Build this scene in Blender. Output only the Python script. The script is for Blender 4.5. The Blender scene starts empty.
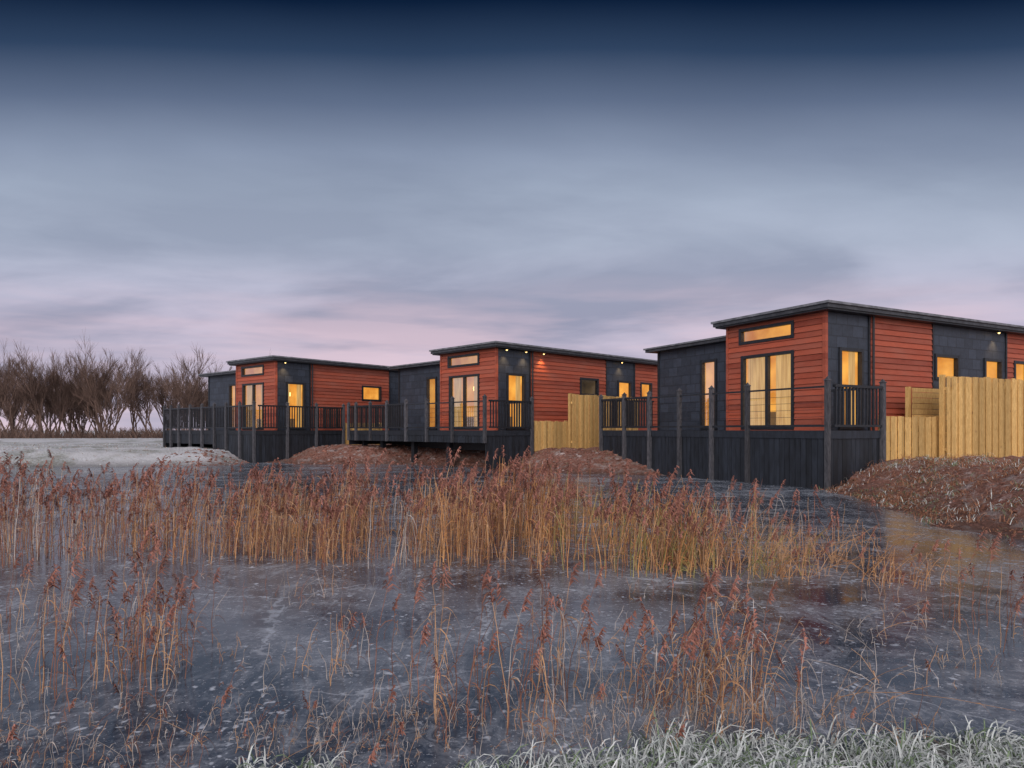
import bpy, math, random
from mathutils import Vector, noise
random.seed(7)
R=random.random
def U(a,b): return a+(b-a)*random.random()
sc=bpy.context.scene
sc.view_settings.view_transform='Standard'
try: sc.view_settings.look='None'
except: pass
sc.view_settings.exposure=0
def lin(c):
    o=[]
    for v in c:
        v/=255.0
        o.append(v/12.92 if v<=.04045 else ((v+.055)/1.055)**2.4)
    return (o[0],o[1],o[2],1)
# ---------------------------------------------------------------- node helpers
class NT:
    def __init__(s,tree): s.t=tree
    def n(s,typ,**kw):
        nd=s.t.nodes.new(typ)
        for k,v in kw.items():
            if k.startswith('i_'):
                key=k[2:].replace('_',' ')
                nd.inputs[key].default_value=v
            else: setattr(nd,k,v)
        return nd
    def l(s,a,b): s.t.links.new(a,b)
    def math(s,op,a,b=None,c=None,clamp=False):
        nd=s.t.nodes.new('ShaderNodeMath'); nd.operation=op; nd.use_clamp=clamp
        for i,v in enumerate((a,b,c)):
            if v is None: continue
            if isinstance(v,(int,float)): nd.inputs[i].default_value=v
            else: s.l(v,nd.inputs[i])
        return nd.outputs[0]
    def mix(s,f,a,b,bt='MIX'):
        nd=s.t.nodes.new('ShaderNodeMix'); nd.data_type='RGBA'; nd.blend_type=bt
        for i,v in ((0,f),(6,a),(7,b)):
            if isinstance(v,(int,float,tuple)): nd.inputs[i].default_value=v
            else: s.l(v,nd.inputs[i])
        return nd.outputs[2]
    def ramp(s,f,stops,interp='LINEAR'):
        nd=s.t.nodes.new('ShaderNodeValToRGB'); cr=nd.color_ramp; cr.interpolation=interp
        while len(cr.elements)>1: cr.elements.remove(cr.elements[-1])
        cr.elements[0].position=stops[0][0]; cr.elements[0].color=stops[0][1]
        for p,c in stops[1:]:
            e=cr.elements.new(p); e.color=c
        s.l(f,nd.inputs[0]); return nd.outputs[0]
    def noise(s,vec,scale,detail=4,rough=.55,dist=0):
        nd=s.t.nodes.new('ShaderNodeTexNoise'); nd.inputs['Scale'].default_value=scale
        nd.inputs['Detail'].default_value=detail; nd.inputs['Roughness'].default_value=rough
        nd.inputs['Distortion'].default_value=dist
        if vec is not None: s.l(vec,nd.inputs['Vector'])
        return nd.outputs[0]
    def mapping(s,vec,sc=(1,1,1),loc=(0,0,0),rot=(0,0,0)):
        nd=s.t.nodes.new('ShaderNodeMapping'); nd.inputs['Scale'].default_value=sc
        nd.inputs['Location'].default_value=loc; nd.inputs['Rotation'].default_value=rot
        s.l(vec,nd.inputs['Vector']); return nd.outputs[0]
def g(v): return (v,v,v,1)
def newmat(name):
    m=bpy.data.materials.new(name); m.use_nodes=True
    t=m.node_tree; b=t.nodes['Principled BSDF']; N=NT(t)
    tc=t.nodes.new('ShaderNodeTexCoord')
    return m,N,b,tc.outputs['Object']
def bump(N,b,h,strength=.3,dist=.02):
    nd=N.t.nodes.new('ShaderNodeBump'); nd.inputs['Strength'].default_value=strength
    nd.inputs['Distance'].default_value=dist; N.l(h,nd.inputs['Height']); N.l(nd.outputs[0],b.inputs['Normal'])
def simple(name,c1,c2,scale=8,rough=.7,bs=.3,bd=.01,stretch=(1,1,1),rnd=False,trans=0):
    m,N,b,oc=newmat(name)
    v=N.mapping(oc,stretch)
    n=N.noise(v,scale,3,.6)
    f=N.ramp(n,[(.3,g(0)),(.7,g(1))])
    col=N.mix(f,lin(c1),lin(c2))
    if rnd:
        geo=N.n('ShaderNodeNewGeometry')
        r=N.ramp(geo.outputs['Random Per Island'],[(0,g(.62)),(1,g(1.25))])
        col=N.mix(1.0,col,r,'MULTIPLY')
    N.l(col,b.inputs['Base Color']); b.inputs['Roughness'].default_value=rough
    if bs>0: bump(N,b,n,bs,bd)
    return m
# ---------------------------------------------------------------- materials
def mat_red():
    m,N,b,oc=newmat('red_cladding')
    sx=N.n('ShaderNodeSeparateXYZ'); N.l(oc,sx.inputs[0])
    run=N.math('ADD',sx.outputs[0],sx.outputs[1])
    row=N.math('FLOOR',N.math('DIVIDE',sx.outputs[2],.15))
    wn=N.n('ShaderNodeTexWhiteNoise',noise_dimensions='1D'); N.l(row,wn.inputs['W'])
    cb=N.n('ShaderNodeCombineXYZ'); N.l(run,cb.inputs[0]); N.l(sx.outputs[2],cb.inputs[2]); N.l(row,cb.inputs[1])
    grain=N.noise(N.mapping(cb.outputs[0],(1.2,1,30)),3,6,.65)
    big=N.noise(cb.outputs[0],.9,3)
    f=N.math('ADD',N.math('MULTIPLY',grain,.7),N.math('MULTIPLY',wn.outputs[0],.3))
    f=N.ramp(f,[(.25,g(0)),(.75,g(1))])
    col=N.mix(f,lin((120,50,37)),lin((194,98,72)))
    col=N.mix(N.ramp(big,[(.42,g(0)),(.75,g(.6))]),col,lin((168,104,88)))
    N.l(col,b.inputs['Base Color']); b.inputs['Roughness'].default_value=.62
    bump(N,b,grain,.35,.006); return m
def mat_black():
    m,N,b,oc=newmat('charcoal_panel')
    sx=N.n('ShaderNodeSeparateXYZ'); N.l(oc,sx.inputs[0])
    run=N.math('ADD',sx.outputs[0],sx.outputs[1])
    cb=N.n('ShaderNodeCombineXYZ'); N.l(run,cb.inputs[0]); N.l(sx.outputs[2],cb.inputs[1])
    br=N.n('ShaderNodeTexBrick'); N.l(cb.outputs[0],br.inputs['Vector'])
    br.inputs['Scale'].default_value=1; br.inputs['Brick Width'].default_value=.42; br.inputs['Row Height'].default_value=.3
    br.inputs['Mortar Size'].default_value=.016; br.inputs['Color1'].default_value=g(.2); br.inputs['Color2'].default_value=g(.95); br.inputs['Mortar'].default_value=g(0)
    n=N.noise(cb.outputs[0],5,6,.7)
    f=N.math('ADD',N.math('MULTIPLY',br.outputs[0],.4),N.math('MULTIPLY',n,.7))
    col=N.mix(f,lin((10,13,19)),lin((72,82,100)))
    N.l(col,b.inputs['Base Color']); b.inputs['Roughness'].default_value=.5
    bump(N,b,f,.6,.015); return m
def mat_pine():
    m,N,b,oc=newmat('new_pine')
    geo=N.n('ShaderNodeNewGeometry')
    n=N.noise(N.mapping(oc,(6,6,1)),6,6,.65,1.0)
    col=N.mix(N.ramp(n,[(.3,g(0)),(.7,g(1))]),lin((192,150,86)),lin((244,208,140)))
    kn=N.n('ShaderNodeTexVoronoi'); kn.inputs['Scale'].default_value=3; N.l(N.mapping(oc,(1.6,1.6,.7)),kn.inputs['Vector'])
    col=N.mix(N.ramp(kn.outputs['Distance'],[(.03,g(.8)),(.09,g(0))]),col,lin((120,80,46)))
    col=N.mix(1.0,col,N.ramp(geo.outputs['Random Per Island'],[(0,g(.62)),(1,g(1.1))]),'MULTIPLY')
    N.l(col,b.inputs['Base Color']); b.inputs['Roughness'].default_value=.75; bump(N,b,n,.3,.004); return m
def mat_emit(name,c1,c2,strength,scale=2.0,stretch=(1,1,1),samp=False):
    m,N,b,oc=newmat(name)
    n=N.noise(N.mapping(oc,stretch),scale,3,.5)
    col=N.mix(N.ramp(n,[(.32,g(0)),(.68,g(1))]),lin(c1),lin(c2))
    b.inputs['Base Color'].default_value=lin((120,100,70)); b.inputs['Roughness'].default_value=.8
    N.l(col,b.inputs['Emission Color']); b.inputs['Emission Strength'].default_value=strength
    if not samp:
        try: m.cycles.emission_sampling='NONE'
        except: pass
    return m
def mat_glass(name='window_glass',k=.55,tint=(.95,.96,.97,1)):
    m=bpy.data.materials.new(name); m.use_nodes=True; t=m.node_tree; t.nodes.clear(); N=NT(t)
    o=N.n('ShaderNodeOutputMaterial'); gl=N.n('ShaderNodeBsdfGlossy'); gl.inputs['Roughness'].default_value=.03
    tr=N.n('ShaderNodeBsdfTransparent'); tr.inputs[0].default_value=tint
    fr=N.n('ShaderNodeFresnel'); fr.inputs[0].default_value=1.45
    mx=N.n('ShaderNodeMixShader'); N.l(N.math('MULTIPLY',fr.outputs[0],k,clamp=True),mx.inputs[0]); N.l(tr.outputs[0],mx.inputs[1]); N.l(gl.outputs[0],mx.inputs[2])
    N.l(mx.outputs[0],o.inputs[0]); return m
RED=mat_red(); BLK=mat_black(); PINE=mat_pine(); GLASS=mat_glass('window_glass',.4)
TRIM=simple('dark_trim',(26,29,35),(44,48,56),12,.45,.1)
FASC=simple('fascia_grey',(48,51,58),(78,82,90),6,.5,.1)
ROOF=simple('frosted_roof',(88,92,100),(136,140,150),5,.6,.2)
DECK=simple('charcoal_deck_board',(24,29,37),(44,51,63),4,.6,.3,.005,(3,3,.6),True)
POST=simple('weathered_grey_post',(56,58,66),(96,97,104),9,.7,.3,.005,(3,3,.8),True)
ROOM=mat_emit('glowing_room',(180,106,36),(244,176,78),1.1,1.3)  # room surfaces emit warm light themselves, standing in for indoor lighting
CURT=mat_emit('glowing_cream_curtain',(176,130,68),(230,186,116),.8,2.5,(6,6,.4))  # curtain cloth emits too: lamplight on it is put into the material
LAMPM=mat_emit('lamp_glow',(255,205,120),(255,215,140),4.0)
DIM=mat_emit('faint_glow_room',(40,40,42),(96,80,56),.6,2.0)  # weak emission as indoor light on dim rooms, floors and furniture block
# ---------------------------------------------------------------- mesh builder
class MB:
    def __init__(s): s.v=[]; s.f=[]; s.m=[]
    def q(s,pts,mi=0):
        i=len(s.v); s.v.extend(pts); s.f.append(tuple(range(i,i+len(pts)))); s.m.append(mi)
    def box(s,a,b,mi=0):
        x0,y0,z0=a; x1,y1,z1=b; i=len(s.v)
        s.v+=[(x0,y0,z0),(x1,y0,z0),(x1,y1,z0),(x0,y1,z0),(x0,y0,z1),(x1,y0,z1),(x1,y1,z1),(x0,y1,z1)]
        for f in ((0,3,2,1),(4,5,6,7),(0,1,5,4),(1,2,6,5),(2,3,7,6),(3,0,4,7)):
            s.f.append(tuple(i+k for k in f)); s.m.append(mi)
    def fbox(s,F,s0,s1,n0,n1,z0,z1,mi=0):
        O,D,Nn=F
        def P(a,n,z): return (O[0]+D[0]*a+Nn[0]*n,O[1]+D[1]*a+Nn[1]*n,z)
        i=len(s.v)
        s.v+=[P(s0,n0,z0),P(s1,n0,z0),P(s1,n1,z0),P(s0,n1,z0),P(s0,n0,z1),P(s1,n0,z1),P(s1,n1,z1),P(s0,n1,z1)]
        for f in ((0,3,2,1),(4,5,6,7),(0,1,5,4),(1,2,6,5),(2,3,7,6),(3,0,4,7)):
            s.f.append(tuple(i+k for k in f)); s.m.append(mi)
    def tube(s,pts,rads,sides=3,mi=0):
        i0=len(s.v); n=len(pts)
        for k,p in enumerate(pts):
            a=pts[max(0,k-1)]; b=pts[min(n-1,k+1)]
            d=Vector(b)-Vector(a)
            if d.length<1e-9: d=Vector((0,0,1))
            d.normalize()
            up=Vector((0,0,1)) if abs(d.z)<.9 else Vector((1,0,0))
            e=d.cross(up).normalized(); f=d.cross(e)
            for j in range(sides):
                an=2*math.pi*j/sides
                w=Vector(p)+(e*math.cos(an)+f*math.sin(an))*rads[k]
                s.v.append(tuple(w))
        for k in range(n-1):
            for j in range(sides):
                a=i0+k*sides+j; b=i0+k*sides+(j+1)%sides
                s.f.append((a,b,b+sides,a+sides)); s.m.append(mi)
    def ribbon(s,pts,ws,side,mi=0):
        i0=len(s.v)
        for p,w in zip(pts,ws):
            s.v.append((p[0]-side[0]*w,p[1]-side[1]*w,p[2]-side[2]*w)); s.v.append((p[0]+side[0]*w,p[1]+side[1]*w,p[2]+side[2]*w))
        for k in range(len(pts)-1):
            a=i0+2*k; s.f.append((a,a+1,a+3,a+2)); s.m.append(mi)
    def obj(s,name,mats,parent=None,smooth=False):
        me=bpy.data.meshes.new(name); me.from_pydata(s.v,[],s.f)
        for m in mats: me.materials.append(m)
        me.polygons.foreach_set('material_index',s.m)
        if smooth: me.polygons.foreach_set('use_smooth',[True]*len(s.f))
        me.update(); o=bpy.data.objects.new(name,me); sc.collection.objects.link(o)
        if parent: o.parent=parent
        return o
# ---------------------------------------------------------------- wall with openings
def wall(mb,F,L,z0,z1,ops,mi,lap=.15,dep=.03,s0=0):
    O,D,Nn=F
    def P(a,n,z): return (O[0]+D[0]*a+Nn[0]*n,O[1]+D[1]*a+Nn[1]*n,z)
    zs={z0,z1}
    if lap:
        k=0
        while z0+k*lap<z1: zs.add(round(z0+k*lap,5)); k+=1
    for o in ops: zs.add(o[2]); zs.add(o[3])
    zs=sorted(z for z in zs if z0<=z<=z1)
    for a,b in zip(zs[:-1],zs[1:]):
        if b-a<1e-4: continue
        mid=(a+b)/2
        if lap:
            zb=z0+math.floor((mid-z0)/lap)*lap
            off=lambda z: dep*(1-(z-zb)/lap)
        else: off=lambda z:0
        iv=[(s0,L)]
        for o in ops:
            if o[2]<mid<o[3]:
                nv=[]
                for x0,x1 in iv:
                    if o[1]<=x0 or o[0]>=x1: nv.append((x0,x1)); continue
                    if o[0]>x0: nv.append((x0,o[0]))
                    if o[1]<x1: nv.append((o[1],x1))
                iv=nv
        for x0,x1 in iv:
            mb.q([P(x0,off(a),a),P(x1,off(a),a),P(x1,off(b),b),P(x0,off(b),b)],mi)
            if lap and abs(a-zb)<1e-4: mb.q([P(x0,0,a),P(x1,0,a),P(x1,dep,a),P(x0,dep,a)],mi)
# window mats: 0 trim 1 glass 2 glowing room 3 glowing curtain 4 lamp 5 faint glow
def window(mb,F,o,kind='lit',mull=1,curt=True,depth=.8):
    O,D,Nn=F; a,b,c,d=o; w=.065
    mb.fbox(F,a-.02,a+w,-.08,.05,c-.02,d+.02,0); mb.fbox(F,b-w,b+.02,-.08,.05,c-.02,d+.02,0)
    mb.fbox(F,a+w,b-w,-.08,.047,d-w,d+.018,0); mb.fbox(F,a+w,b-w,-.08,.047,c-.018,c+w,0)
    for k in range(1,mull):
        x=a+(b-a)*k/mull; mb.fbox(F,x-.045,x+.045,-.075,.035,c+w,d-w,0)
    def P(s,n,z): return (O[0]+D[0]*s+Nn[0]*n,O[1]+D[1]*s+Nn[1]*n,z)
    mb.q([P(a+w,-.03,c+w),P(b-w,-.03,c+w),P(b-w,-.03,d-w),P(a+w,-.03,d-w)],1)
    rm=2 if kind=='lit' else 5
    e=-depth
    A0,B0,C0,D0=a-.01,b+.01,c-.01,d+.01
    mb.q([P(A0,e,C0),P(B0,e,C0),P(B0,e,D0),P(A0,e,D0)],rm)
    mb.q([P(A0,e,C0),P(A0,-.08,C0),P(A0,-.08,D0),P(A0,e,D0)],rm)
    mb.q([P(B0,e,C0),P(B0,-.08,C0),P(B0,-.08,D0),P(B0,e,D0)],rm)
    mb.q([P(A0,e,C0),P(B0,e,C0),P(B0,-.08,C0),P(A0,-.08,C0)],5)
    mb.q([P(A0,e,D0),P(B0,e,D0),P(B0,-.08,D0),P(A0,-.08,D0)],rm)
    if curt:
        cw=(b-a)*.24 if curt!='full' else (b-a)*.38
        for x0,x1 in ((a+w,a+w+cw),(b-w-cw,b-w)):
            n=max(6,int((x1-x0)/.035)); pr=None
            for k in range(n+1):
                s=x0+(x1-x0)*k/n; off=-.16+.025*math.sin(s*70)+.01*math.sin(s*31)
                if pr: mb.q([P(pr[0],pr[1],c+.03),P(s,off,c+.03),P(s,off,d-.03),P(pr[0],pr[1],d-.03)],3)
                pr=(s,off)
    if kind=='lit' and d-c>1.2:
        mx=a+(b-a)*.42; mb.fbox(F,mx-.06,mx+.06,-.5,-.38,c+(d-c)*.72,c+(d-c)*.8,4)
        mb.fbox(F,a+(b-a)*.3,a+(b-a)*.75,-.72,-.4,c+.02,c+.48,5)
# ---------------------------------------------------------------- lodge
def lodge(E,ang,var,idx):
    root=bpy.data.objects.new('timber_lodge',None); sc.collection.objects.link(root)
    root.location=(E[0],E[1],DZ); root.rotation_euler=(0,0,ang)
    W=MB(); Wn=MB(); Rf=MB(); Dk=MB(); Rl=MB()
    H=2.99; LEN=13.0; X2=.5; YM=3.29; YT=6.95; HL=2.68
    FF=((0,0),(0,1),(-1,0)); FS=((0,0),(1,0),(0,-1)); FL=((X2,0),(0,1),(-1,0))
    door=(.95,2.72,.04,2.1); trans=(.95,2.8,2.46,2.88)
    wall(W,FF,YM,0,H,[door,trans],0)
    window(Wn,FF,door,'lit',2,var['curt']); window(Wn,FF,trans,'lit',1,False,.5)
    W.fbox(FF,-.03,.06,-.05,.045,0,H,0); W.fbox(FF,YM-.06,YM+.02,-.04,.042,0,H,0)
    b0,b1=var['blk2']
    sd=(.5,1.42,.04,2.1); w1=(4.6,5.75,1.45,2.15); d2=(7.1,8.05,.1,2.15); w3=(8.75,9.6,1.45,2.15)
    wall(W,FS,1.69,0,H,[sd],1,None,0,.06)
    wall(W,FS,b0,0,H,[w1],0,.15,.03,1.69)
    wall(W,FS,b1,0,H,[w1,d2],1,None,0,b0)
    wall(W,FS,LEN,0,H,[w3],0,.15,.03,b1)
    for x in (1.69,b0,b1): W.fbox(FS,x-.03,x+.03,-.02,.04,0,H,2)
    window(Wn,FS,sd,'lit',1,True); window(Wn,FS,w1,var['w1'],1,False); window(Wn,FS,d2,'lit',1,False); window(Wn,FS,w3,var['w3'],1,False)
    ld=(4.22,4.88,.04,2.2)
    wall(W,FL,YT,0,HL,[ld],1,None,0,YM+.001)
    window(Wn,FL,ld,'lit',1,False)
    W.fbox(FL,YM,YM+.05,-.02,.03,0,HL,2); W.fbox(FL,YT-.05,YT+.03,-.05,.03,0,HL,2)
    W.q([(0,YM,0),(X2,YM,0),(X2,YM,H),(0,YM,H)],0)
    W.q([(X2,YM,HL-.1),(LEN,YM,HL-.1),(LEN,YM,H),(X2,YM,H)],1)
    W.q([(X2,YT,0),(LEN,YT,0),(LEN,YT,HL),(X2,YT,HL)],1)
    W.q([(LEN,0,0),(LEN,YT,0),(LEN,YT,HL),(LEN,0,HL)],1)
    W.q([(LEN,0,HL),(LEN,YM,HL),(LEN,YM,H),(LEN,0,H)],1)
    W.box((.06,.06,-.75),(LEN-.05,YT-.05,-.002),2)
    Rf.box((-.28,-.27,H),(LEN+.3,YM+.2,H+.06),1); Rf.box((-.32,-.31,H+.045),(LEN+.36,YM+.26,H+.16),0)
    Rf.box((-.37,-.36,H+.14),(LEN+.4,YM+.3,H+.2),2)
    Rf.box((X2-.34,YM+.003,HL),(LEN+.3,YT+.3,HL+.1),0); Rf.box((X2-.39,YM+.004,HL+.09),(LEN+.34,YT+.35,HL+.14),2)
    Rf.tube([(LEN-.3,-.08,H),(LEN-.3,-.08,-.6)],[.035,.035],8,1)
    Rf.tube([(1.78,-.08,H),(1.78,-.08,-.5)],[.03,.03],8,1)
    # ---- deck
    yA=-1.46; yB=var['yB']; xF=-1.8; xD=var['xD']; SB=-DZ-.15
    y=yA+.02
    while y<yB-.05:
        x1=0-.004 if y+.14>0 and y<YM else (xD if y<0 else X2-.004)
        y1=min(y+.138,yB)
        if y<0 and y1>0: y1=-.004
        Dk.box((xF+.02,y,-.035),(x1,y1,0),0); y+=.145
    def skirt(F,L0,L1,bot):
        s=L0
        while s<L1-.01:
            w=min(.145,L1-s); Dk.fbox(F,s,s+w-.005,-.03,U(0,.004),bot if not callable(bot) else bot(s),-.16,0); s+=.15
        Dk.fbox(F,L0,L1,-.05,.03,-.18,-.002,0)
    FFd=((xF,0),(0,1),(-1,0)); FSd=((0,yA),(1,0),(0,-1)); FBd=((0,yB),(1,0),(0,1))
    skirt(FFd,yA,yB,var['bot'])
    skirt(FSd,xF,xD,SB)
    skirt(FBd,xF,X2,-.6 if idx!=0 else -.9)
    if var.get('float'):
        Dk.fbox(FFd,yA,yB,-.28,-.06,-.42,-.06,0)
        for yy in (1.2,3.4,5.6,7.0): Dk.box((xF+.5,yy-.09,-DZ-.3),(xF+.68,yy+.09,-.1),0)
    def post(F,s,bot,n=.05):
        Rl.fbox(F,s-.048,s+.048,n-.046,n+.05,bot,1.1,0)
        O,D,Nn=F
        def P(a,nn,z): return (O[0]+D[0]*a+Nn[0]*nn,O[1]+D[1]*a+Nn[1]*nn,z)
        Rl.fbox(F,s-.06,s+.06,n-.058,n+.062,1.1,1.125,0)
        ap=P(s,n,1.2); c=[P(s-.045,n-.045,1.125),P(s+.045,n-.045,1.125),P(s+.045,n+.047,1.125),P(s-.045,n+.047,1.125)]
        for k in range(4): Rl.q([c[k],c[(k+1)%4],ap],0)
    def bay(F,s0,s1,kind,n=.05):
        Rl.fbox(F,s0+.048,s1-.048,n-.02,n+.02,.08,.13,1)
        if kind=='bal':
            Rl.fbox(F,s0+.048,s1-.048,n-.035,n+.035,.96,1.02,1)
            k=max(1,int((s1-s0-.1)/.115))
            for j in range(k):
                x=s0+.05+(s1-s0-.1)*(j+.5)/k; Rl.fbox(F,x-.017,x+.017,n-.017,n+.017,.13,.96,1)
        else:
            Rl.fbox(F,s0+.048,s1-.048,n-.022,n+.022,.95,.99,1)
            for zz in (.3,.46,.62,.78): Rl.fbox(F,s0+.048,s1-.048,n-.004,n+.004,zz,zz+.008,1)
    for (s0,s1,kd) in var['front']:
        bay(FFd,s0+yA,s1+yA,kd)
    for s in sorted({v for t in var['front'] for v in t[:2]}):
        fb=var['postbot'](s)
        post(FFd,s+yA,fb)
    nb=var['sideb']
    for k in range(nb):
        a=xF+(xD-xF)*k/nb; b=xF+(xD-xF)*(k+1)/nb
        if k==0: a+=.05
        bay(FSd,a,b,'bal'); post(FSd,b,-DZ if k<nb-1 else -.9)
    bay(FBd,xF,X2-.1,'bal',-.05)
    if nb:
        FR=((xD,0),(0,1),(1,0)); bay(FR,yA+.05,-.05,'bal',-.05)
    W.obj('cladding_walls',[RED,BLK,TRIM],root); Wn.obj('windows_and_doors',[TRIM,GLASS,ROOM,CURT,LAMPM,DIM],root)
    Rf.obj('roof',[FASC,TRIM,ROOF],root); Dk.obj('deck_and_skirt',[DECK],root); Rl.obj('deck_railing',[POST,TRIM],root)
    for (x,y) in var['lights']:
        L=MB(); L.tube([(x,y,H-.001),(x,y,H-.05)],[.05,.05],10,1); L.q([(x-.035,y-.035,H-.052),(x+.035,y-.035,H-.052),(x+.035,y+.035,H-.052),(x-.035,y+.035,H-.052)],0)
        L.tube([(x,y,H-.054),(x,y,H-.08)],[.035,.015],8,0)
        L.obj('eaves_downlight',[LAMPM,TRIM],root)
        ld_=bpy.data.lights.new('downlight','SPOT'); ld_.energy=28; ld_.color=(1,.58,.22); ld_.spot_size=1.7; ld_.spot_blend=.8; ld_.shadow_soft_size=.04
        lo=bpy.data.objects.new('downlight',ld_); sc.collection.objects.link(lo); lo.parent=root; lo.location=(x,y,H-.12)
    return root
DZ=1.3
def fr(l,kd):
    return [(a,b,k) for (a,b),k in zip(zip(l[:-1],l[1:]),kd)]
L3=dict(curt='full',blk2=(4.5,8.3),w1='lit',w3='lit',yB=7.1,xD=0.0,bot=-DZ-.15,
  front=fr([0,2.27,3.5,4.74,6.04,7.25,8.5],['gl','gl','gl','gl','bal','bal']),postbot=lambda s:-DZ-.1,sideb=1,lights=[(7.6,-.17)])
L2=dict(curt=True,blk2=(6.3,8.3),w1='dim',w3='lit',yB=7.3,xD=.3,bot=-.42,float=True,
  front=fr([0,1.7,3.2,4.5,5.8,7.0,8.1,8.7],['gl','gl','gl','bal','bal','bal','bal']),postbot=lambda s:-.42,sideb=1,
  lights=[(.35,-.17),(1.35,-.17),(2.3,-.17),(7.2,-.17)])
L1=dict(curt=True,blk2=(6.3,8.3),w1='lit',w3='lit',yB=6.6,xD=2.4,bot=lambda s:(-DZ-.15 if s<1.75 else -.6),
  front=fr([0,1.1,2.2,3.2,4.3,5.4,6.5,7.3,8.0],['bal']*8),postbot=lambda s:(-DZ-.1 if s<3.3 else -.95),sideb=3,lights=[(.35,-.17)])
E3=(7.87,17.13); E2=(-.56,24.8); E1=(-10.2,29.5)
lodge(E3,math.radians(28),L3,2); lodge(E2,math.radians(43.5),L2,1); lodge(E1,math.radians(50.4),L1,0)
# ---------------------------------------------------------------- fences
def loc2w(E,ang,x,y):
    c,s=math.cos(ang),math.sin(ang); return (E[0]+c*x-s*y,E[1]+s*x+c*y)
def fence(p0,p1,zb,zt,name='timber_fence',rail=True,horizontal=False):
    mb=MB(); dx,dy=p1[0]-p0[0],p1[1]-p0[1]; L=math.hypot(dx,dy); D=(dx/L,dy/L); N=(D[1],-D[0]); F=(p0,D,N)
    if horizontal:
        z=zb
        while z<zt-.02:
            mb.fbox(F,0,L,0,.022,z,min(z+.135,zt),0); z+=.145
    else:
        s=0; k=0
        while s<L-.03:
            w=min(.15,L-s); top=zt+U(-.018,.018); o=.03 if k%2 else 0
            mb.fbox(F,s,s+w-U(.004,.02),o+U(0,.003),o+.02,zb+U(-.02,.02),top,0); s+=.135; k+=1
        mb.fbox(F,0,L,-.05,-.002,zb+.25,zb+.33,0); mb.fbox(F,0,L,-.05,-.002,zt-.35,zt-.27,0)
    k=max(1,round(L/1.8))
    for j in range(k+1):
        s=L*j/k; mb.fbox(F,s-.05,s+.05,-.15,-.051,zb-.1,zt+.03,0)
    mb.obj(name,[PINE])
a3=math.radians(28); a2=math.radians(43.5); a1=math.radians(50.4)
fence(loc2w(E3,a3,.12,-1.5),loc2w(E3,a3,2.35,-1.5),DZ-.72,DZ+.33)
fence(loc2w(E3,a3,2.1,-1.75),loc2w(E3,a3,5.6,-1.95),DZ-.75,DZ+1.33)
fence(loc2w(E3,a3,5.6,-1.95),loc2w(E3,a3,5.6,-.1),DZ-.7,DZ+1.33)
fence(loc2w(E3,a3,2.35,-.75),loc2w(E3,a3,4.2,-.75),DZ-.6,DZ+1.1,horizontal=True)
fence(loc2w(E2,a2,.42,-1.5),loc2w(E2,a2,2.2,-1.5),DZ-.72,DZ+.33)
fence(loc2w(E2,a2,2.2,-1.7),loc2w(E2,a2,6.2,-1.7),DZ-.72,DZ+1.33)
fence(loc2w(E1,a1,2.5,-1.5),loc2w(E1,a1,4.6,-1.5),DZ-.72,DZ+.33)
# ---------------------------------------------------------------- terrain
POND=[(-6,1.9),(-.6,2.2),(.6,2.75),(3,2.8),(6,2.6),(7.6,4.5),(6.9,6.5),(6.1,8.1),(5.8,9.4),(6.3,11.0),(6.7,13.4),(6.9,16.6),(4.6,19.6),(2.0,20.3),(.4,21.6),(-1.2,24.1),(-4.3,26.2),(-6,25.9),(-8.2,26.0),(-9.3,27.6),(-10.6,27.4),(-10.6,25.3),(-14,24.3),(-18,23.8),(-30,22),(-44,18),(-46,6),(-30,1.5)]
def sd(x,y):
    d=1e9; ins=False; n=len(POND)
    for i in range(n):
        ax,ay=POND[i]; bx,by=POND[(i+1)%n]
        ex,ey=bx-ax,by-ay; wx,wy=x-ax,y-ay
        t=max(0,min(1,(wx*ex+wy*ey)/(ex*ex+ey*ey))); dx,dy=wx-ex*t,wy-ey*t
        d=min(d,dx*dx+dy*dy)
        if (ay>y)!=(by>y) and x<(bx-ax)*(y-ay)/(by-ay)+ax: ins=not ins
    d=math.sqrt(d); return -d if ins else d
def sst(a,b,x):
    t=max(0,min(1,(x-a)/(b-a))); return t*t*(3-2*t)
def height(x,y):
    far=(x<-60 or x>30 or y>45 or y<-15)
    if far: return .6+.25*noise.noise(Vector((x*.02,y*.02,0)))
    d=sd(x,y)+.25*noise.noise(Vector((x*1.1,y*1.1,2)))
    lv=.62
    lf=sst(-9,-12.5,x); lv=lv*(1-lf)+.5*lf
    nr=sst(9,5,y); lv=lv*(1-nr)+(.2 if x<5 else .35)*nr
    wd=2.2 if y>6 else 1.2
    h=lv*sst(-.05,wd,d) if d>-.05 else -.45*sst(0,1.2,-d)
    if d>0: h+= (.1*noise.noise(Vector((x*1.3,y*1.3,0)))+.06*noise.noise(Vector((x*4,y*4,1)))+.03*noise.noise(Vector((x*9,y*9,1))))*min(1,d*1.5)
    return h
def axis(segs):
    o=[]
    for a,b,s in segs:
        n=max(1,round((b-a)/s)); o+=[a+(b-a)*k/n for k in range(n)]
    o.append(segs[-1][1]); return o
xs=axis([(-900,-200,100),(-200,-60,14),(-60,-20,1.2),(-20,-12,.4),(-12,14,.13),(14,30,1.5),(30,200,17),(200,900,100)])
ys=axis([(-200,-15,30),(-15,0,2),(0,3.6,.12),(3.6,7,.4),(7,30,.14),(30,46,1),(46,200,12),(200,1200,125)])
tv=[];tf=[]
for y in ys:
    for x in xs: tv.append((x,y,height(x,y)))
nx=len(xs)
for j in range(len(ys)-1):
    for i in range(nx-1):
        a=j*nx+i; tf.append((a,a+1,a+1+nx,a+nx))
me=bpy.data.meshes.new('ground'); me.from_pydata(tv,[],tf)
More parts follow.
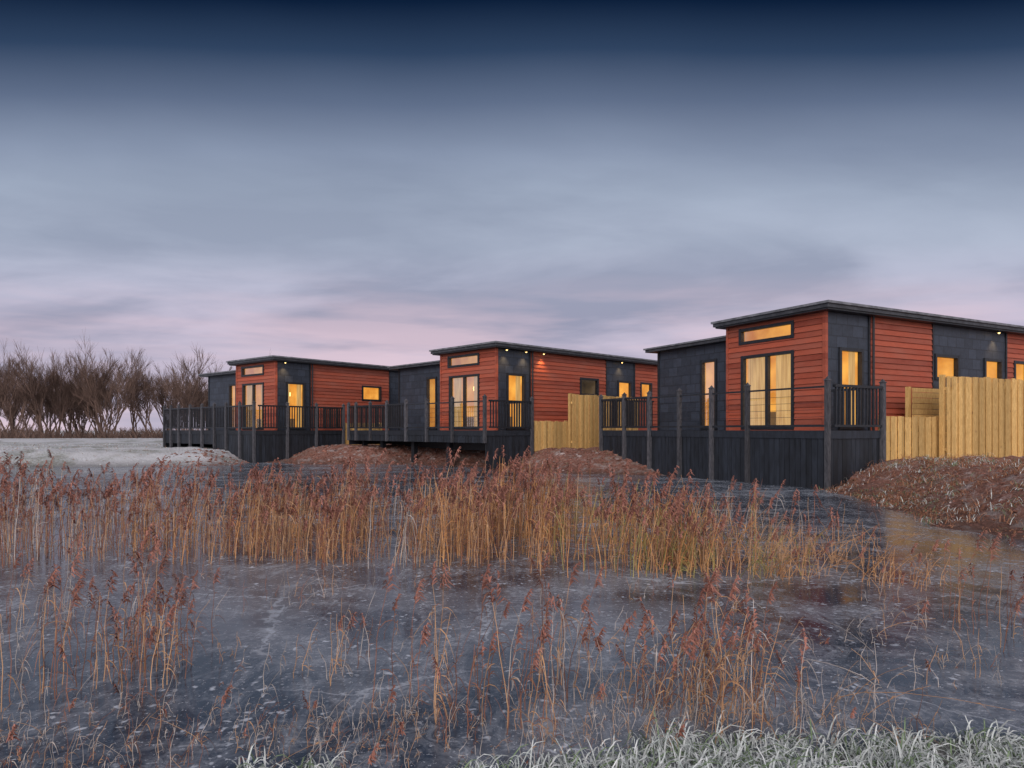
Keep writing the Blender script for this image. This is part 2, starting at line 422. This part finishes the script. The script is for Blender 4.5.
me.polygons.foreach_set('use_smooth',[True]*len(tf))
gob=bpy.data.objects.new('ground',me); sc.collection.objects.link(gob)
m,N,b,oc=newmat('bank_earth_and_frosted_turf')
sx=N.n('ShaderNodeSeparateXYZ'); N.l(oc,sx.inputs[0])
n1=N.noise(oc,2.2,8,.65); n2=N.noise(oc,14,6,.7); n3=N.noise(oc,.5,4,.5)
earth=N.mix(N.ramp(n2,[(.3,g(0)),(.7,g(1))]),lin((88,56,47)),lin((176,124,110)))
earth=N.mix(N.ramp(n1,[(.42,g(0)),(.65,g(.6))]),earth,lin((148,120,108)))
fr2=N.noise(oc,7,7,.75)
earth=N.mix(N.ramp(fr2,[(.53,g(0)),(.64,g(.5))]),earth,lin((186,174,176)))
turf=N.mix(N.ramp(n2,[(.35,g(0)),(.6,g(1))]),lin((134,140,128)),lin((206,212,220)))
turf=N.mix(N.ramp(n1,[(.5,g(0)),(.64,g(.4))]),turf,lin((140,128,104)))
turf=N.mix(N.ramp(n3,[(.38,g(0)),(.52,g(.85))]),turf,lin((224,228,238)))
left=N.math('MULTIPLY_ADD',sx.outputs[0],-.5,-5.0,clamp=True)
near=N.math('MULTIPLY_ADD',sx.outputs[1],-.5,3.2,clamp=True)
farm=N.math('MULTIPLY_ADD',sx.outputs[1],.1,-4.4,clamp=True)
msk=N.math('MAXIMUM',N.math('MAXIMUM',left,near),farm)
msk=N.math('ADD',msk,N.ramp(n1,[(.52,g(0)),(.62,g(.3))]),clamp=True)
wet=N.math('MULTIPLY_ADD',sx.outputs[2],-5,1.1,clamp=True)
col=N.mix(msk,earth,turf); col=N.mix(N.math('MULTIPLY',wet,.5),col,lin((50,38,34)))
N.l(col,b.inputs['Base Color']); b.inputs['Roughness'].default_value=.9
bump(N,b,N.math('ADD',n1,N.math('MULTIPLY',n2,.8)),1.0,.09)
me.materials.append(m)
# ---------------------------------------------------------------- ice
w=MB(); w.q([(-60,.5,0),(20,.5,0),(20,31,0),(-60,31,0)])
m,N,b,oc=newmat('frozen_pond_ice')
big=N.noise(N.mapping(oc,(.7,1.5,1),rot=(0,0,.3)),.45,6,.6,1.0); mid=N.noise(oc,1.5,8,.72,1.2); fine=N.noise(oc,34,5,.75); vf=N.noise(oc,9,8,.8,1.5)
streak=N.noise(N.mapping(oc,(1,.3,1),rot=(0,0,.9)),3.2,8,.7,1.6)
f1=N.math('MULTIPLY',N.ramp(mid,[(.44,g(.03)),(.6,g(1))]),N.ramp(vf,[(.42,g(.1)),(.6,g(1))]))
f2=N.ramp(big,[(.45,g(0)),(.62,g(1))])
f3=N.ramp(streak,[(.54,g(0)),(.64,g(.8))])
frost=N.math('ADD',N.math('MULTIPLY',f1,.42),N.math('ADD',N.math('MULTIPLY',f2,.2),N.math('MULTIPLY',f3,.24)))
vo=N.n('ShaderNodeTexVoronoi'); vo.inputs['Scale'].default_value=12
dn=N.n('ShaderNodeTexNoise'); dn.inputs['Scale'].default_value=9; dn.inputs['Detail'].default_value=4; N.l(oc,dn.inputs['Vector'])
va=N.n('ShaderNodeVectorMath',operation='MULTIPLY_ADD'); N.l(dn.outputs[1],va.inputs[0]); va.inputs[1].default_value=(.18,.18,.18); N.l(oc,va.inputs[2]); N.l(va.outputs[0],vo.inputs['Vector'])
spec=N.math('MULTIPLY',N.ramp(vo.outputs['Distance'],[(.1,g(1)),(.26,g(0))]),N.ramp(N.noise(oc,2.1,4),[(.46,g(0)),(.56,g(1))]))
spec2=N.ramp(fine,[(.59,g(0)),(.67,g(1))])
ve=N.n('ShaderNodeTexVoronoi',feature='DISTANCE_TO_EDGE'); ve.inputs['Scale'].default_value=.45
va2=N.n('ShaderNodeVectorMath',operation='MULTIPLY_ADD'); N.l(dn.outputs[1],va2.inputs[0]); va2.inputs[1].default_value=(.22,.22,.22); N.l(oc,va2.inputs[2]); N.l(va2.outputs[0],ve.inputs['Vector'])
crack=N.math('MULTIPLY',N.ramp(ve.outputs['Distance'],[(.0,g(.5)),(.007,g(0))]),N.ramp(big,[(.4,g(0)),(.55,g(1))]))
F_=N.math('ADD',N.math('ADD',N.math('ADD',frost,spec),spec2),crack,clamp=True)
col=N.mix(F_,lin((42,54,72)),lin((206,216,232)))
N.l(col,b.inputs['Base Color'])
N.l(N.math('MULTIPLY_ADD',F_,.45,.1),b.inputs['Roughness']); b.inputs['IOR'].default_value=1.38
bump(N,b,N.math('ADD',N.math('MULTIPLY',mid,.3),N.math('MULTIPLY',F_,.15)),.22,.012)
w.obj('frozen_pond_water',[m])
# ---------------------------------------------------------------- soil clods
def icos():
    t=(1+5**.5)/2
    v=[(-1,t,0),(1,t,0),(-1,-t,0),(1,-t,0),(0,-1,t),(0,1,t),(0,-1,-t),(0,1,-t),(t,0,-1),(t,0,1),(-t,0,-1),(-t,0,1)]
    f=[(0,11,5),(0,5,1),(0,1,7),(0,7,10),(0,10,11),(1,5,9),(5,11,4),(11,10,2),(10,7,6),(7,1,8),(3,9,4),(3,4,2),(3,2,6),(3,6,8),(3,8,9),(4,9,5),(2,4,11),(6,2,10),(8,6,7),(9,8,1)]
    return [tuple(c/1.9 for c in p) for p in v],f
IV,IF=icos()
st=MB(); cnt=0; tries=0
while cnt<4200 and tries<70000:
    tries+=1
    x=U(-13,13); y=U(8,31); d=sd(x,y)
    if not(-.05<d<2.6): continue
    nearR=(x>5 and y<17)
    if nearR and R()<.4: continue
    z=height(x,y); s=.015+(.03 if nearR else .06)*R()**3; i=len(st.v); an=U(0,6.28); ca,sa=math.cos(an),math.sin(an); fl=U(.4,.8)
    for p in IV:
        k=s*U(.7,1.3); px,py=p[0]*k*1.2,p[1]*k; st.v.append((x+ca*px-sa*py,y+sa*px+ca*py,z+p[2]*k*fl))
    mi=1 if R()<.15 else 0
    for f in IF: st.f.append(tuple(i+q for q in f)); st.m.append(mi)
    cnt+=1
ST1=simple('soil_clods',(100,66,56),(166,118,104),7,.9,.4,.02,(1,1,1),True)
ST2=simple('frosted_clods',(140,122,120),(188,176,176),7,.9,.4,.02,(1,1,1),True)
st.obj('soil_clods',[ST1,ST2])
# ---------------------------------------------------------------- reeds
RD=[simple('reed_tan',(160,120,88),(212,170,130),3,.7,0,rnd=True),simple('reed_gold',(174,116,70),(220,166,108),3,.7,0,rnd=True),
    simple('reed_frosted',(146,136,130),(206,198,194),5,.7,0,rnd=True),simple('reed_plume',(114,70,60),(190,134,120),6,.9,0,rnd=True),
    simple('reed_green',(120,122,66),(172,160,98),3,.7,0,rnd=True),simple('reed_dark',(106,68,54),(160,110,88),3,.8,0,rnd=True)]
def reed(mb,x,y,h,lean,la,mats,plume=.6,wd=.004,leaves=4,z=0):
    mi=random.choice(mats); ca,sa=math.cos(la),math.sin(la)
    pts=[];rr=[];n=5
    for k in range(n+1):
        t=k/n; o=lean*h*t**1.7
        pts.append((x+ca*o+.006*math.sin(t*9+x*30),y+sa*o,z-.03+(h)*t*(1-.25*lean*t))); rr.append(wd*(1-.55*t))
    mb.tube(pts,rr,3,mi)
    for k in range(leaves):
        t=U(.12,.92); idx=min(n-1,int(t*n)); f=t*n-idx; p=Vector(pts[idx]).lerp(Vector(pts[idx+1]),f)
        a=U(0,6.28) if R()<.5 else la+U(-.9,.9); L=h*U(.15,.38); up=U(.3,1.1); c2,s2=math.cos(a),math.sin(a)
        lp=[];lw=[]
        for q in range(5):
            u=q/4; lp.append((p.x+c2*L*u*.75,p.y+s2*L*u*.75,max(.01+z,p.z+L*(up*u-1.25*u*u)))); lw.append(wd*U(1.0,1.7)*(1-u)*(.4+u*2 if u<.3 else 1)+.0006)
        mb.ribbon(lp,lw,(-s2*.8,c2*.8,.35),mi if R()<.7 else random.choice(mats))
    if R()<plume:
        top=Vector(pts[-1]); PL=U(.1,.19)*(h/.9)**.5; a0=la+U(-.5,.5)
        nb=int(U(18,28))
        for k in range(nb):
            u=k/nb; a=a0+U(-1.3,1.3); L=PL*U(.25,.55)*(1-.5*u); bx=top+Vector((ca*lean*.3*PL*u+math.cos(a0)*PL*.35*u*u,sa*lean*.3*PL*u+math.sin(a0)*PL*.35*u*u,PL*u-.02))
            c2,s2=math.cos(a),math.sin(a)
            lp=[tuple(bx),(bx.x+c2*L*.45,bx.y+s2*L*.45,bx.z+L*.35),(bx.x+c2*L,bx.y+s2*L,bx.z-L*.05)]
            pw=max(.65,wd/.0042)
            mb.ribbon(lp,[.0035*pw,.0068*pw,.0015*pw],(-s2*.8,c2*.8,.5),3)
def bed(name,items):
    mb=MB()
    for (x0,x1,y0,y1,n,h0,h1,mats,pl,ln,lv,wd,clump) in items:
        cs=[(U(x0,x1),U(y0,y1),U(.65,1.1)) for _ in range(max(1,int(n/clump)))] if clump else None
        for _ in range(n):
            hs=1
            if cs:
                c=random.choice(cs); x=c[0]+random.gauss(0,.14); y=c[1]+random.gauss(0,.13); hs=c[2]
            else: x,y=U(x0,x1),U(y0,y1)
            if sd(x,y)>-.02: continue
            la=random.gauss(0.1,.9) if R()<.65 else U(0,6.28)
            reed(mb,x,y,U(h0,h1)*hs,abs(random.gauss(0,ln)),la,mats,pl,wd,lv)
    mb.obj(name,RD)
bed('reed_bed',[
 (-6.6,-4.2,6.5,8.9,200,.45,.88,[0,5,5,2],.75,.13,3,.004,7),
 (-4.4,-1.3,6.7,8.9,580,.45,.92,[0,0,1,5,5],.6,.15,4,.004,9),
 (-9,-4,8.5,11.5,220,.5,.92,[0,5,5,2],.65,.12,3,.0045,8),
 (-1.4,-.8,6.4,8.2,36,.35,.75,[0,5,2],.5,.2,3,.004,6),
 (-.95,.55,6.6,9.4,480,.5,.97,[1,1,0,0,5,5],.65,.14,4,.004,10),
 (.3,1.9,6.1,8.4,390,.45,.88,[1,1,0,4,5,0],.45,.24,4,.004,10),
 (1.3,2.6,5.9,7.2,170,.25,.66,[1,4,0,0],.25,.44,4,.0036,9),
 (2.2,3.7,5.7,7.6,160,.2,.6,[0,1,0],.12,.65,3,.0032,8),
 (1.8,4.2,8.0,11,100,.3,.65,[0,2,5],.4,.3,3,.004,6),
 (-4,2,9.6,14,120,.3,.6,[0,5,2],.5,.2,2,.0045,6),
])
bed('reed_clump',[
 (-2.3,-1.8,3.3,3.9,52,.38,.68,[5,0,5],.65,.12,4,.0028,10),
 (-3.4,-2.3,3.8,5.2,30,.3,.62,[5,0,2],.6,.14,3,.0027,5),
 (-1.25,-.85,3.4,3.9,16,.2,.44,[0,5,2],.4,.18,3,.0025,5),
 (-.5,-.25,3.1,3.6,8,.4,.68,[0,5],.7,.14,4,.0027,4),
 (-.16,.18,2.95,3.4,32,.35,.66,[0,5,2,5],.6,.15,4,.0027,7),
 (.25,.5,3.1,3.6,8,.35,.62,[0,2],.5,.18,3,.0026,4),
 (.66,1.1,2.95,3.35,90,.28,.58,[5,0,0,2,5],.55,.24,5,.0027,13),
 (1.3,2.6,3.2,5.0,40,.1,.35,[0,2,2],.05,.9,3,.0022,5),
 (3.0,3.5,4.0,4.6,44,.35,.62,[0,5],.5,.18,3,.0028,8),
 (-3.6,3.0,3.0,5.8,200,.05,.3,[2,0,5],.04,.4,3,.002,5),
])
bed('frosted_sedge',[
 (-2.4,.5,2.5,3.2,420,.05,.26,[2,2,5,0],.02,.4,3,.0015,10),
 (.3,1.5,2.85,3.3,200,.06,.26,[2,2,0],.02,.5,3,.0015,10),
])
# ---------------------------------------------------------------- grasses
FG=[simple('frosted_grass_blade',(188,202,200),(236,241,245),20,.8,0,rnd=True),simple('green_grass_blade',(96,122,84),(150,172,140),20,.8,0,rnd=True),
    simple('dead_grass_blade',(134,90,68),(192,142,112),20,.8,0,rnd=True)]
def tuft(mb,x,y,z,n,L,mats,wd,spread=.05):
    for _ in range(n):
        a=U(0,6.28); c,s=math.cos(a),math.sin(a); l=L*U(.5,1.2); px,py=x+random.gauss(0,spread),y+random.gauss(0,spread); up=U(.5,1.5)
        pts=[];ws=[]
        for q in range(5):
            u=q/4; pts.append((px+c*l*u*.7,py+s*l*u*.7,z+max(-.01,l*(up*u-1.15*u*u)))); ws.append(wd*(1-u*.85))
        mb.ribbon(pts,ws,(-s*.85,c*.85,.3),random.choice(mats))
fgm=MB()
for _ in range(2500):
    x=U(-.1,4.0); y=U(1.6,3.2)
    d=sd(x,y)
    if d<-.1: continue
    tuft(fgm,x,y,max(0,height(x,y)),12,U(.09,.26)*(.8+.5*noise.noise(Vector((x*3,y*3,0)))),[0,0,0,0,1],.0042,.04)
for (cx_,n_) in ((-.95,7),(-.74,8),(-.1,5)):
    for _ in range(n_):
        x=cx_+random.gauss(0,.04); y=U(2.42,2.55)
        tuft(fgm,x,y,.06,12,U(.09,.16),[0,0,0,1],.0042,.03)
fgm.obj('frosted_bank_grass',FG)
bg=MB()
for _ in range(9000):
    x=U(5,14) if R()<.6 else U(-1,8); y=U(5,24); d=sd(x,y)
    if not(0<d<4.5): continue
    if noise.noise(Vector((x*.8,y*.8,5)))<(-.1 if x>5 else .1): continue
    tuft(bg,x,y,height(x,y),5,U(.1,.26),[2,2,2,2,1],.006,.08)
k=0
while k<3000:
    x=U(5.5,11.5); y=U(7,15.5); d=sd(x,y); k+=1
    if not(-.05<d<4.0): continue
    nz=noise.noise(Vector((x*.9,y*.9,8)))
    if nz<-.1: continue
    tuft(bg,x,y,max(0,height(x,y)),6,U(.12,.32)*(1+.5*nz),[2,2,2,2,2,0] if nz<.2 else [1,2,2,0],.0055,.07)
for _ in range(2600):
    x=U(-34,-10); y=U(22.5,40); d=sd(x,y)
    if not(0<d) or (x>-16 and y>27): continue
    tuft(bg,x,y,height(x,y),4,U(.08,.16),[0,0,0,2],.011,.15)
bg.obj('bank_grass',FG)
# ---------------------------------------------------------------- distant trees
TW=simple('bare_twigs',(78,60,54),(124,102,92),.4,.9,0,rnd=True)
tr=MB()
def branch(p,d,L,r,lev):
    q=p+d*L*.5+Vector((U(-.07,.07),U(-.07,.07),0))*L; e=p+d*L+Vector((0,0,.06*L))
    if lev==0: tr.tube([tuple(p),tuple(e)],[r,r*.4],3); return
    tr.tube([tuple(p),tuple(q),tuple(e)],[r,r*.8,r*.55],3)
    n=4 if lev>1 else 6
    for k in range(n):
        t=U(.3,1.0); b0=p.lerp(e,t)
        nd=(d*.95+Vector((U(-1,1),U(-1,1),U(-.2,.85)))*.56).normalized()
        branch(b0,nd,L*U(.52,.78),max(r*.5,.012),lev-1)
for k in range(70):
    if k<58: x=-80+k*.88+U(-1.6,1.6); y=U(66,88)
    else: x=U(-140,120); y=U(110,150)
    s=U(.85,1.25)
    if k<58: s*=(1.0+.35*noise.noise(Vector((k*.2,0,0))))
    for j in range(random.choice((3,4))):
        d=Vector((U(-.5,.5),U(-.3,.3),1)).normalized()
        branch(Vector((x+U(-.5,.5),y,.4)),d,3.3*s*U(.85,1.15),.09*s,4)
tr.obj('distant_bare_trees',[TW])
hd=MB()
for _ in range(9000):
    x=U(-110,-18); y=U(56,62); z=.5; a=U(0,6.28); l=U(.3,1.3)*(.8+.7*noise.noise(Vector((x*.2,0,0))))
    hd.tube([(x,y,z),(x+math.cos(a)*l*.3,y+math.sin(a)*l*.3,z+l*.6),(x+math.cos(a)*l*.6,y+math.sin(a)*l*.6,z+l)],[.03,.022,.01],3)
hd.obj('distant_hedge',[TW])
# ---------------------------------------------------------------- world
wd=bpy.data.worlds.new('World'); sc.world=wd; wd.use_nodes=True; N=NT(wd.node_tree); bgN=wd.node_tree.nodes['Background']
tc=N.n('ShaderNodeTexCoord'); sx=N.n('ShaderNodeSeparateXYZ'); N.l(tc.outputs['Generated'],sx.inputs[0])
X,Y,Z=sx.outputs
rad=N.math('SQRT',N.math('ADD',N.math('ADD',N.math('MULTIPLY',Y,Y),N.math('MULTIPLY',N.math('MULTIPLY',X,X),.1)),.0005))
t=N.math('DIVIDE',Z,rad)
wob=N.noise(N.mapping(tc.outputs['Generated'],(1,1,2.0)),1.6,3,.45)
t2=N.math('ADD',t,N.math('MULTIPLY_ADD',wob,.05,-.025))
tn=N.math('DIVIDE',t2,.7,clamp=True)
S=[(430,(196,186,204)),(370,(206,194,212)),(320,(200,192,212)),(280,(188,190,211)),(240,(178,187,207)),(190,(164,176,197)),(150,(141,154,178)),(100,(98,113,140)),(50,(48,68,97)),(0,(12,31,58)),(-40,(8,22,46))]
ramp=N.ramp(tn,[((430-y)/683/.7,lin(c)) for y,c in S])
zz=N.math('ADD',N.math('MAXIMUM',Z,0),.1)
cx=N.math('DIVIDE',X,zz); cy=N.math('DIVIDE',Y,zz)
cb=N.n('ShaderNodeCombineXYZ'); N.l(cx,cb.inputs[0]); N.l(cy,cb.inputs[1])
c1=N.noise(N.mapping(cb.outputs[0],(.45,.62,1),(2.1,.9,0),(0,0,.25)),1.0,7,.5,.6)
c2=N.noise(N.mapping(cb.outputs[0],(1.1,1.5,1),(4.3,2.4,0)),1.0,7,.56,.4)
cm=N.ramp(c1,[(.38,g(0)),(.64,g(.95))],'EASE'); cm2=N.ramp(c2,[(.4,g(0)),(.72,g(.4))],'EASE')
band=N.ramp(tn,[(.0,g(.25)),(.1,g(.6)),(.2,g(.75)),(.4,g(.55)),(.6,g(.25)),(.85,g(.05))])
msk=N.math('MULTIPLY',N.math('ADD',cm,cm2,clamp=True),band)
cloudc=N.ramp(tn,[(.1,lin((136,142,168))),(.4,lin((126,137,161))),(.6,lin((84,97,124))),(.85,lin((20,36,62)))])
col=N.mix(msk,ramp,cloudc)
pk=N.math('MULTIPLY',N.ramp(N.noise(N.mapping(tc.outputs['Generated'],(1.5,1,12),(2,0,0)),2.0,4),[(.4,g(0)),(.62,g(1))]),N.ramp(tn,[(.02,g(.7)),(.2,g(.65)),(.34,g(0))]))
col=N.mix(pk,col,lin((228,202,214)))
back=N.math('MULTIPLY_ADD',Y,-2.2,.1,clamp=True)
col=N.mix(back,col,(1.06,.99,1.0,1))
N.l(col,bgN.inputs[0]); bgN.inputs[1].default_value=1.0
# ---------------------------------------------------------------- sun (soft twilight)
sl=bpy.data.lights.new('sun','SUN'); sl.energy=1.05; sl.angle=math.radians(20); sl.color=(1,.87,.8)
so=bpy.data.objects.new('sun',sl); sc.collection.objects.link(so)
dirv=Vector((.3,.9,-.36)); so.rotation_euler=dirv.to_track_quat('-Z','Y').to_euler(); so.location=(-10,-20,20)
# ---------------------------------------------------------------- camera
cd=bpy.data.cameras.new('camera'); cd.lens=24; cd.sensor_width=36; cd.shift_y=.045; cd.clip_end=3000; cd.clip_start=.05
co=bpy.data.objects.new('camera',cd); sc.collection.objects.link(co); co.location=(0,0,1.31); co.rotation_euler=(math.radians(90),0,0)
sc.camera=co
